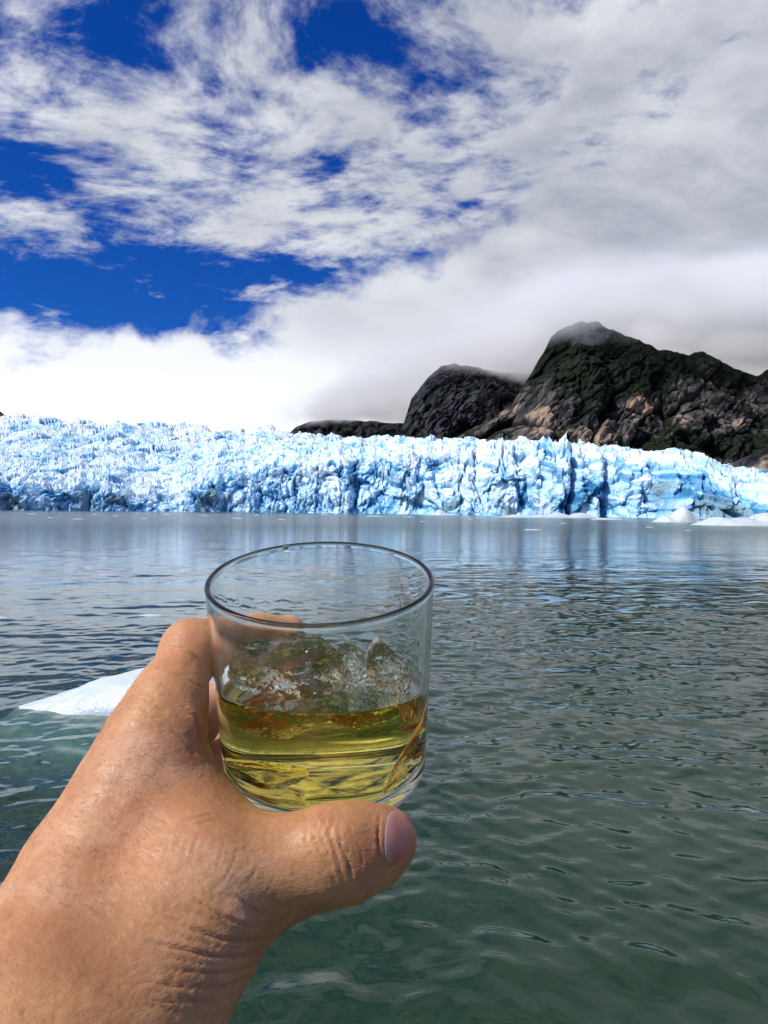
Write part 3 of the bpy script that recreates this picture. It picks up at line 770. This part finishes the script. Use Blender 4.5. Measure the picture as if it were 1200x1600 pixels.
def surface_nets(fn, lo, hi, h):
    n = np.ceil((hi - lo) / h).astype(int) + 1; n = (n + 3) // 4 * 4
    C = 4; nc = n // C + 1
    gx = [lo[i] + np.arange(nc[i]) * h * C for i in range(3)]
    G = np.stack(np.meshgrid(*gx, indexing='ij'), -1).reshape(-1, 3)
    fc = fn(G).reshape(nc)
    nn = (nc - 1) * C
    F_ = np.repeat(np.repeat(np.repeat(fc, C, 0), C, 1), C, 2)[:nn[0], :nn[1], :nn[2]].astype(np.float32)
    act = np.argwhere(np.abs(F_) < h * C * 2.2)
    val = np.empty(len(act), np.float32)
    for i in range(0, len(act), 400000):
        val[i:i + 400000] = fn(lo + act[i:i + 400000] * h)
    F_[act[:, 0], act[:, 1], act[:, 2]] = val
    S = F_ < 0
    a = S[:-1, :-1, :-1]; m = np.zeros(a.shape, bool)
    sl_ = lambda i, n: slice(i, n - 1 + i)
    for i in (0, 1):
        for j in (0, 1):
            for k in (0, 1): m |= S[sl_(i, nn[0]), sl_(j, nn[1]), sl_(k, nn[2])] != a
    cell = np.argwhere(m); idx = -np.ones(m.shape, np.int64); idx[tuple(cell.T)] = np.arange(len(cell))
    acc = np.zeros((len(cell), 3)); cnt = np.zeros(len(cell))
    corners = [(i, j, k) for i in (0, 1) for j in (0, 1) for k in (0, 1)]
    for p in corners:
        for ax in range(3):
            if p[ax]: continue
            q = list(p); q[ax] = 1
            A = F_[cell[:, 0] + p[0], cell[:, 1] + p[1], cell[:, 2] + p[2]]; B = F_[cell[:, 0] + q[0], cell[:, 1] + q[1], cell[:, 2] + q[2]]
            x = (A < 0) != (B < 0); t = np.where(x, A / np.where(x, A - B, 1), 0)
            pt = np.array(p, float)[None] + np.eye(3)[ax] * t[:, None]
            acc += pt * x[:, None]; cnt += x
    V = lo + (cell + acc / cnt[:, None]) * h
    Qs = []
    for ax in range(3):
        o1, o2 = (ax + 1) % 3, (ax + 2) % 3
        s0 = [slice(1, nn[i] - 1) for i in range(3)]; s1 = list(s0); s1[ax] = slice(2, nn[ax])
        A = S[tuple(s0)]; B = S[tuple(s1)]
        e = np.argwhere(A != B) + 1; up = S[e[:, 0], e[:, 1], e[:, 2]]
        def id_(d1, d2):
            c = e.copy(); c[:, o1] -= d1; c[:, o2] -= d2; return idx[c[:, 0], c[:, 1], c[:, 2]]
        q = np.stack([id_(1, 1), id_(0, 1), id_(0, 0), id_(1, 0)], -1)
        q = np.where(up[:, None], q, q[:, ::-1]); Qs.append(q)
    Q = np.vstack(Qs); Q = Q[(Q >= 0).all(1)]
    return V, Q
def seg_d(px, py, line):
    """distance in pixels to a polyline, and position along it 0..1"""
    L = np.array(line, float); best = np.full(px.shape, 1e9); tt = np.zeros(px.shape); n = len(L) - 1
    for i in range(n):
        a = L[i]; b = L[i + 1]; ba = b - a
        h = np.clip(((px - a[0]) * ba[0] + (py - a[1]) * ba[1]) / (ba @ ba), 0, 1)
        d = np.hypot(px - a[0] - h * ba[0], py - a[1] - h * ba[1])
        m = d < best; best = np.where(m, d, best); tt = np.where(m, (i + h) / n, tt)
    return best, tt
def mat_skin():
    m, T = material('tanned_skin')
    g = T.node('ShaderNodeNewGeometry', {}, out=0)
    n = T.noise(g, 28, 5, .6); n2 = T.noise(g, 130, 4, .6); n3 = T.noise(g, 9, 3, .5)
    c = T.mix(n.step(.35, .68), (.30, .138, .052), (.54, .285, .120))
    c = T.mix(n3.step(.4, .65) * .7, c, (.50, .22, .105))
    c = T.mix(n2.step(.45, .75) * .35, c, (.42, .17, .085))
    spot = T.vor(T.mapping(g, loc=(.3, .1, .7)), 150)
    c = T.mix(spot.step(.16, .05) * T.noise(g, 45, 2).step(.46, .58) * .65, c, (.26, .10, .05))
    c = T.mix(T.attr('red') * .75, c, (.46, .13, .085))
    c = T.mix(T.attr('mole') * .8, c, (.17, .065, .03))
    pale_ = T.noise(g, 16, 4, .6); c = T.mix(pale_.step(.50, .70) * .6, c, (.66, .42, .27))
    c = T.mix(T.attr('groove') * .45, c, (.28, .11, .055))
    v1 = T.vor(T.mapping(g, rot=(.3, .5, .2), scale=(1, 1.0, 1.5)), 1100, 'DISTANCE_TO_EDGE')
    v2 = T.vor(g, 600, 'DISTANCE_TO_EDGE')
    b = T.bump(v2.step(0, .35), .15, .00016); b = T.bump(v1.step(0, .3), .16, .00010, b); b = T.bump(n2, .32, .0008, b)
    n5 = T.noise(T.mapping(g, scale=(1, 1, 2.6), rot=(.4, .9, .3)), 420, 4, .65); b = T.bump(n5, .5, .0005, b)
    c = T.mix(n5.step(.40, .62) * .30, c, (.33, .14, .06))
    s = T.node('ShaderNodeBsdfPrincipled', {'Base Color': c, 'Roughness': T.noise(g, 220, 3).step(.3, .7, .42, .62), 'Normal': b, 'Specular IOR Level': .42,
        'Subsurface Weight': .12, 'Subsurface Radius': (1.0, .35, .18), 'Subsurface Scale': .0035})
    T.links.new(s.s, T.out.inputs[0])
    return m
def vnormals(V, Q):
    n = np.cross(V[Q[:, 2]] - V[Q[:, 0]], V[Q[:, 3]] - V[Q[:, 1]])
    N = np.zeros_like(V)
    for k in range(4): np.add.at(N, Q[:, k], n)
    return N / np.maximum(np.linalg.norm(N, axis=1), 1e-12)[:, None]
def refine(V, Q):
    """split each quad in four and pull the new points on to the surface"""
    E = np.vstack([Q[:, [0, 1]], Q[:, [1, 2]], Q[:, [2, 3]], Q[:, [3, 0]]]); Es = np.sort(E, 1)
    key = Es[:, 0].astype(np.int64) * len(V) + Es[:, 1]; u, first, inv = np.unique(key, return_index=True, return_inverse=True)
    n = len(V); m = len(u); nq = len(Q)
    Ve = (V[Es[first, 0]] + V[Es[first, 1]]) / 2; Vf = V[Q].mean(1)
    e = [n + inv[i * nq:(i + 1) * nq] for i in range(4)]; c = n + m + np.arange(nq)
    Q2 = np.vstack([np.stack([Q[:, 0], e[0], c, e[3]], -1), np.stack([e[0], Q[:, 1], e[1], c], -1), np.stack([c, e[1], Q[:, 2], e[2]], -1), np.stack([e[3], c, e[2], Q[:, 3]], -1)])
    return np.vstack([V, Ve, Vf]), Q2
def relax(V, Q, it=2, w=.5):
    for _ in range(it):
        S = np.zeros_like(V); c = np.zeros(len(V))
        for a, b in ((0, 1), (1, 2), (2, 3), (3, 0)):
            np.add.at(S, Q[:, a], V[Q[:, b]]); np.add.at(S, Q[:, b], V[Q[:, a]])
            np.add.at(c, Q[:, a], 1); np.add.at(c, Q[:, b], 1)
        V = V + w * (S / c[:, None] - V)
    return V
def onto(V, it=2):
    e = .0006
    for _ in range(it):
        f = hand_sdf(V)
        G = np.stack([hand_sdf(V + np.eye(3)[i] * e) - hand_sdf(V - np.eye(3)[i] * e) for i in range(3)], -1) / (2 * e)
        V = V - f[:, None] * G / np.maximum((G * G).sum(1), .2)[:, None]
    return V
def build_hand():
    pts = np.array([p for c in PALM + FING + [THUMB] for p, r in c.p])
    lo = pts.min(0) - .045; hi = pts.max(0) + .045
    V, Q = surface_nets(hand_sdf, lo, hi, .0017)
    V = relax(V, Q, 2, .5); V = onto(V, 1)
    V, Q = refine(V, Q); V = relax(V, Q, 1, .5)
    # finer still only where it is seen: the part of the hand in front of the eye
    N = vnormals(V, Q); px, py, z = proj(V)
    facing = ((CN - V) * N).sum(1) > 0
    fw = sstep(-.05, .15, ((CN - V) * N).sum(1) / np.linalg.norm(CN - V, axis=1))
    disp = np.zeros(len(V)); groove = np.zeros(len(V)); red = np.zeros(len(V))
    wx = px + 3 * fbm(px / 30, py / 30, 3, 601); wy = py + 3 * fbm(px / 30 + 9, py / 30, 3, 602)
    front = fw * (z < .285)
    for line, w, dep in CREASES:
        d, t = seg_d(px * .7 + wx * .3, py * .7 + wy * .3, line) if line[0][1] > 1420 else seg_d(wx, wy, line); e = np.exp(-(d / w) ** 2) * np.sin(np.pi * np.clip(t, .04, .96)) ** .6 * front
        lip = np.exp(-((d - w * 2.0) / (w * 1.4)) ** 2) * np.sin(np.pi * np.clip(t, .02, .98)) * front
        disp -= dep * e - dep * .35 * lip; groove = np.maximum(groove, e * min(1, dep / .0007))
    for cx, cy_, rx, ry, rot, h in BUMPS:
        c_, s_ = math.cos(rot), math.sin(rot); ux = (px - cx) * c_ + (py - cy_) * s_; uy = -(px - cx) * s_ + (py - cy_) * c_
        disp += h * np.exp(-(ux / rx) ** 2 - (uy / ry) ** 2) * front
    disp += .00022 * fbm(px / 26, py / 18, 4, 620) * front + .00012 * ridged((px + py * .4) / 12, (py - px * .2) / 7, 3, 621) * front
    for cx, cy_, rx, a in ((108, 1243, 9, .8), (72, 1300, 20, .35), (600, 1330, 40, .3), (290, 1010, 40, .3), (320, 1130, 40, .4), (205, 1500, 60, .15)):
        red = np.maximum(red, a * np.exp(-((px - cx) / rx) ** 2 - ((py - cy_) / rx) ** 2))
    mr = random.Random(9); mole = np.zeros(len(V))
    for _ in range(70):
        cx = mr.uniform(-10, 330); cy_ = mr.uniform(1200, 1610); s_ = mr.choice((1.3, 1.6, 2.0, 2.6, 3.4))
        mole = np.maximum(mole, mr.uniform(.2, .75) * np.exp(-((px - cx) ** 2 + (py - cy_) ** 2) / s_ ** 2))
    for cx, cy_, s_, m_ in ((259, 1228, 3, .9), (140, 1332, 7, .55), (160, 1340, 5, .5), (128, 1326, 5, .4), (178, 1352, 5, .4), (78, 1472, 3, .7), (236, 1322, 3, .5), (150, 1335, 16, .25), (55, 1310, 22, .25)):
        mole = np.maximum(mole, m_ * np.exp(-((px - cx) ** 2 + ((py - cy_) * 1.4) ** 2) / s_ ** 2))
    V = V + N * disp[:, None]
    o = mesh_np('hand', V, Q, mat_skin(), attrs={'groove': np.clip(groove, 0, 1), 'red': red, 'mole': np.clip(mole, 0, 1)})
    tag(o, 'tanned left hand and wrist from the lower left, gripping the tumbler between thumb and fingers', 'hand')
    return o, V, Q
CREASES = [
    # thumb knuckle
    ([(497, 1277), (490, 1300), (500, 1330), (512, 1352)], 2.2, .0006), ([(522, 1268), (515, 1300), (526, 1340), (540, 1385)], 2.6, .0009),
    ([(527, 1285), (532, 1320), (545, 1350), (552, 1378)], 2.4, .0007), ([(508, 1275), (503, 1305), (512, 1340), (524, 1378)], 2.0, .0006),
    ([(560, 1320), (566, 1345), (562, 1370)], 2.2, .0004), ([(480, 1290), (478, 1315), (488, 1335)], 2, .0003),
    # over the base of the thumb
    ([(290, 1282), (325, 1272), (360, 1280)], 2.2, .0006), ([(300, 1290), (335, 1282), (372, 1290)], 2, .0005), ([(418, 1285), (419, 1305), (416, 1330)], 2, .0004),
    ([(375, 1318), (366, 1345), (350, 1372), (330, 1395)], 2, .0005), ([(350, 1310), (345, 1340), (335, 1362)], 2, .0004), ([(408, 1340), (398, 1362), (380, 1382)], 2, .0004),
    ([(285, 1300), (272, 1330), (268, 1350)], 2, .0004), ([(310, 1300), (300, 1330), (298, 1350)], 2, .0004), ([(430, 1370), (415, 1395), (405, 1410)], 2, .0004),
    # wrist folds at the root of the thumb
    ([(424, 1462), (395, 1470), (350, 1468), (300, 1452), (262, 1432)], 3.4, .0012), ([(416, 1484), (380, 1494), (330, 1494), (280, 1482), (235, 1470)], 3.6, .0012),
    ([(418, 1446), (385, 1446), (350, 1434), (318, 1414), (300, 1398)], 2.8, .0009), ([(404, 1506), (370, 1518), (320, 1520), (262, 1512)], 3, .0009),
    ([(396, 1528), (350, 1541), (295, 1543), (230, 1534)], 3.2, .0009), ([(384, 1552), (340, 1563), (280, 1566), (225, 1560)], 2.8, .0006),
    ([(432, 1430), (405, 1424), (378, 1408), (358, 1388)], 2.6, .0007), ([(372, 1580), (330, 1588), (280, 1590)], 2.6, .0005), ([(340, 1478), (300, 1470), (265, 1452)], 2, .0004), ([(350, 1508), (300, 1504), (250, 1490)], 2, .0004),
    # nail fold
    ([(598, 1266), (592, 1285), (590, 1310), (592, 1335), (600, 1356)], 2.6, .0008), ([(600, 1356), (618, 1352), (634, 1338)], 2.2, .0005),
    # index side
    ([(262, 1030), (280, 1036), (300, 1044)], 1.8, .0005), ([(268, 1018), (288, 1022), (308, 1030)], 1.8, .0005), ([(256, 1044), (274, 1052), (294, 1058)], 1.8, .0004), ([(280, 1000), (298, 1006), (312, 1014)], 1.6, .0004),
    ([(292, 1058), (312, 1072), (330, 1080)], 2.5, .0006), ([(285, 1105), (303, 1125), (312, 1150), (330, 1190)], 3.0, .0009), ([(270, 1140), (290, 1160), (306, 1180)], 2.4, .0005),
]
BUMPS = [(292, 1012, 18, 22, .6, .0010), (303, 1120, 12, 26, -.5, .0012), (540, 1300, 26, 24, 0, .0008), (375, 1440, 60, 14, .5, .0010), (205, 1250, 60, 20, -1.0, .0006), (110, 1330, 60, 25, -.9, .0006)]
# soften the drawn folds and add many thin ones between them
CREASES = [(l, w * .85, d * (.75 if l[0][1] > 1420 else .80)) for l, w, d in CREASES]
_r = random.Random(5)
for _ in range(40):                       # wrist: a fan from the notch under the thumb
    t = _r.random(); y0 = 1432 + 150 * t; x1 = 425 - 55 * t * t - _r.random() * 90; x0 = x1 - _r.uniform(50, 150)
    s = 26 * (1 - t) + 4
    l = [(x1 + (x0 - x1) * f, y0 + s * .25 - s * f * f * 1.2 - 6 * math.sin(f * 3.1 + t * 5)) for f in (0, .25, .5, .75, 1)]
    CREASES.append((l, _r.uniform(1.1, 2.0), _r.uniform(.00008, .00028)))
for _ in range(60):                       # root of the thumb and the web: short lines across the pull of the skin
    x = _r.uniform(255, 470); y = _r.uniform(1290, 1410); an = rad(105 - (x - 255) * .10 + _r.uniform(-16, 16)); L_ = _r.uniform(14, 42)
    l = [(x + L_ * f * math.cos(an) + 3 * math.sin(f * 4), y + L_ * f * math.sin(an)) for f in (-.5, 0, .5)]
    CREASES.append((l, _r.uniform(.9, 1.6), _r.uniform(.00008, .00026)))
for _ in range(34):                       # across the thumb
    x = _r.uniform(478, 572); y = _r.uniform(1270, 1380); L_ = _r.uniform(16, 50); bow = _r.uniform(2, 7)
    l = [(x + f * 10 + bow * (4 * f * f - 1), y + L_ * f) for f in (-.5, -.25, 0, .25, .5)]
    CREASES.append((l, _r.uniform(.9, 1.7), _r.uniform(.0001, .0003)))
hand, HV, HQ = build_hand()

def build_nail():
    m, T = material('finger_nail')
    g = T.node('ShaderNodeNewGeometry', {}, out=0)
    t = T.attr('tip')
    c = T.mix(t.step(.05, .45), (.42, .27, .24), (.42, .135, .10))  # pale highlight strip at the root and overall shadow painted into the nail
    s = T.node('ShaderNodeBsdfPrincipled', {'Base Color': c, 'Roughness': .36, 'Subsurface Weight': .12, 'Subsurface Radius': (1, .4, .3), 'Subsurface Scale': .002})
    T.links.new(s.s, T.out.inputs[0])
    # a patch of pixels rows and columns, cast on to the thumb
    n1, n2 = 34, 40
    a = np.linspace(0, 1, n1)[:, None]; b = np.linspace(-1, 1, n2)[None, :]
    x0 = 598 + 5 * b ** 2 + 14 * b ** 6 - 2 * b; x1 = 644 - 15 * b ** 2 - 4 * b
    X_ = x0 + (x1 - x0) * a + 0 * b; Y_ = 1308 + b * (45 - 12 * a ** 2) + (a * 2)
    V = np.stack([P(x, y, .215) for x, y in zip(X_.ravel(), Y_.ravel())]); dirs = (V - CN) / np.linalg.norm(V - CN, axis=1)[:, None]
    for _ in range(60):
        f = THUMB.d(V); V = V + dirs * np.clip(f, -.002, .004)[:, None] * .8
    ok = np.abs(THUMB.d(V)).reshape(n1, n2)
    e = .0005
    G = np.stack([THUMB.d(V + np.eye(3)[i] * e) - THUMB.d(V - np.eye(3)[i] * e) for i in range(3)], -1); G /= np.linalg.norm(G, axis=1)[:, None]
    edge = np.minimum(sstep(0, .10, np.broadcast_to(a, (n1, n2))), sstep(1.0, .86, np.abs(np.broadcast_to(b, (n1, n2))))).ravel()
    V = V + G * (-.0004 + .0006 * edge)[:, None]
    o = mesh_np('thumb_nail', V, gridquads(n1, n2), m, parent=hand, attrs={'tip': np.broadcast_to(a, (n1, n2)).ravel()})
build_nail()

def build_hairs():
    """short fine hairs on the back of the hand"""
    m, T = material('body_hair'); T.links.new(T.node('ShaderNodeBsdfPrincipled', {'Base Color': (.05, .03, .018), 'Roughness': .5}).s, T.out.inputs[0])
    N = vnormals(HV, HQ); px, py, z = proj(HV)
    ok = np.where((((CN - HV) * N).sum(1) > 0) & (z < .29) & (px > 5) & (px < 250) & (py > 1060) & (py < 1430) & (px + .75 * (py - 1060) < 420))[0]
    r = np.random.default_rng(12); V = []; Q = []
    for i in r.choice(ok, 260, replace=False):
        p = HV[i]; n = N[i]; t = cdir((r.normal() * .3 + .5, r.normal() * .3 - .8, 0)); t = t - n * t.dot(n); t /= np.linalg.norm(t); s = np.cross(n, t)
        L = r.uniform(.0025, .0055); w = .00004
        for j, f in enumerate((0, .33, .66, 1)):
            q = p + t * L * f + n * (L * .32 * math.sin(f * 2.2) - .0002) + s * L * .15 * f * f * r.choice((-1, 1)); ww = w * (1.05 - f)
            V += [q + s * ww, q - s * ww * .5 + n * ww, q - s * ww * .5 - n * ww]
        b0 = len(V) - 12
        for j in range(3):
            for k in range(3): Q.append((b0 + j * 3 + k, b0 + j * 3 + (k + 1) % 3, b0 + j * 3 + 3 + (k + 1) % 3, b0 + j * 3 + 3 + k))
    o = mesh_np('hair', np.array(V), np.array(Q), m, parent=hand); o['kind'] = 'stuff'
build_hairs()
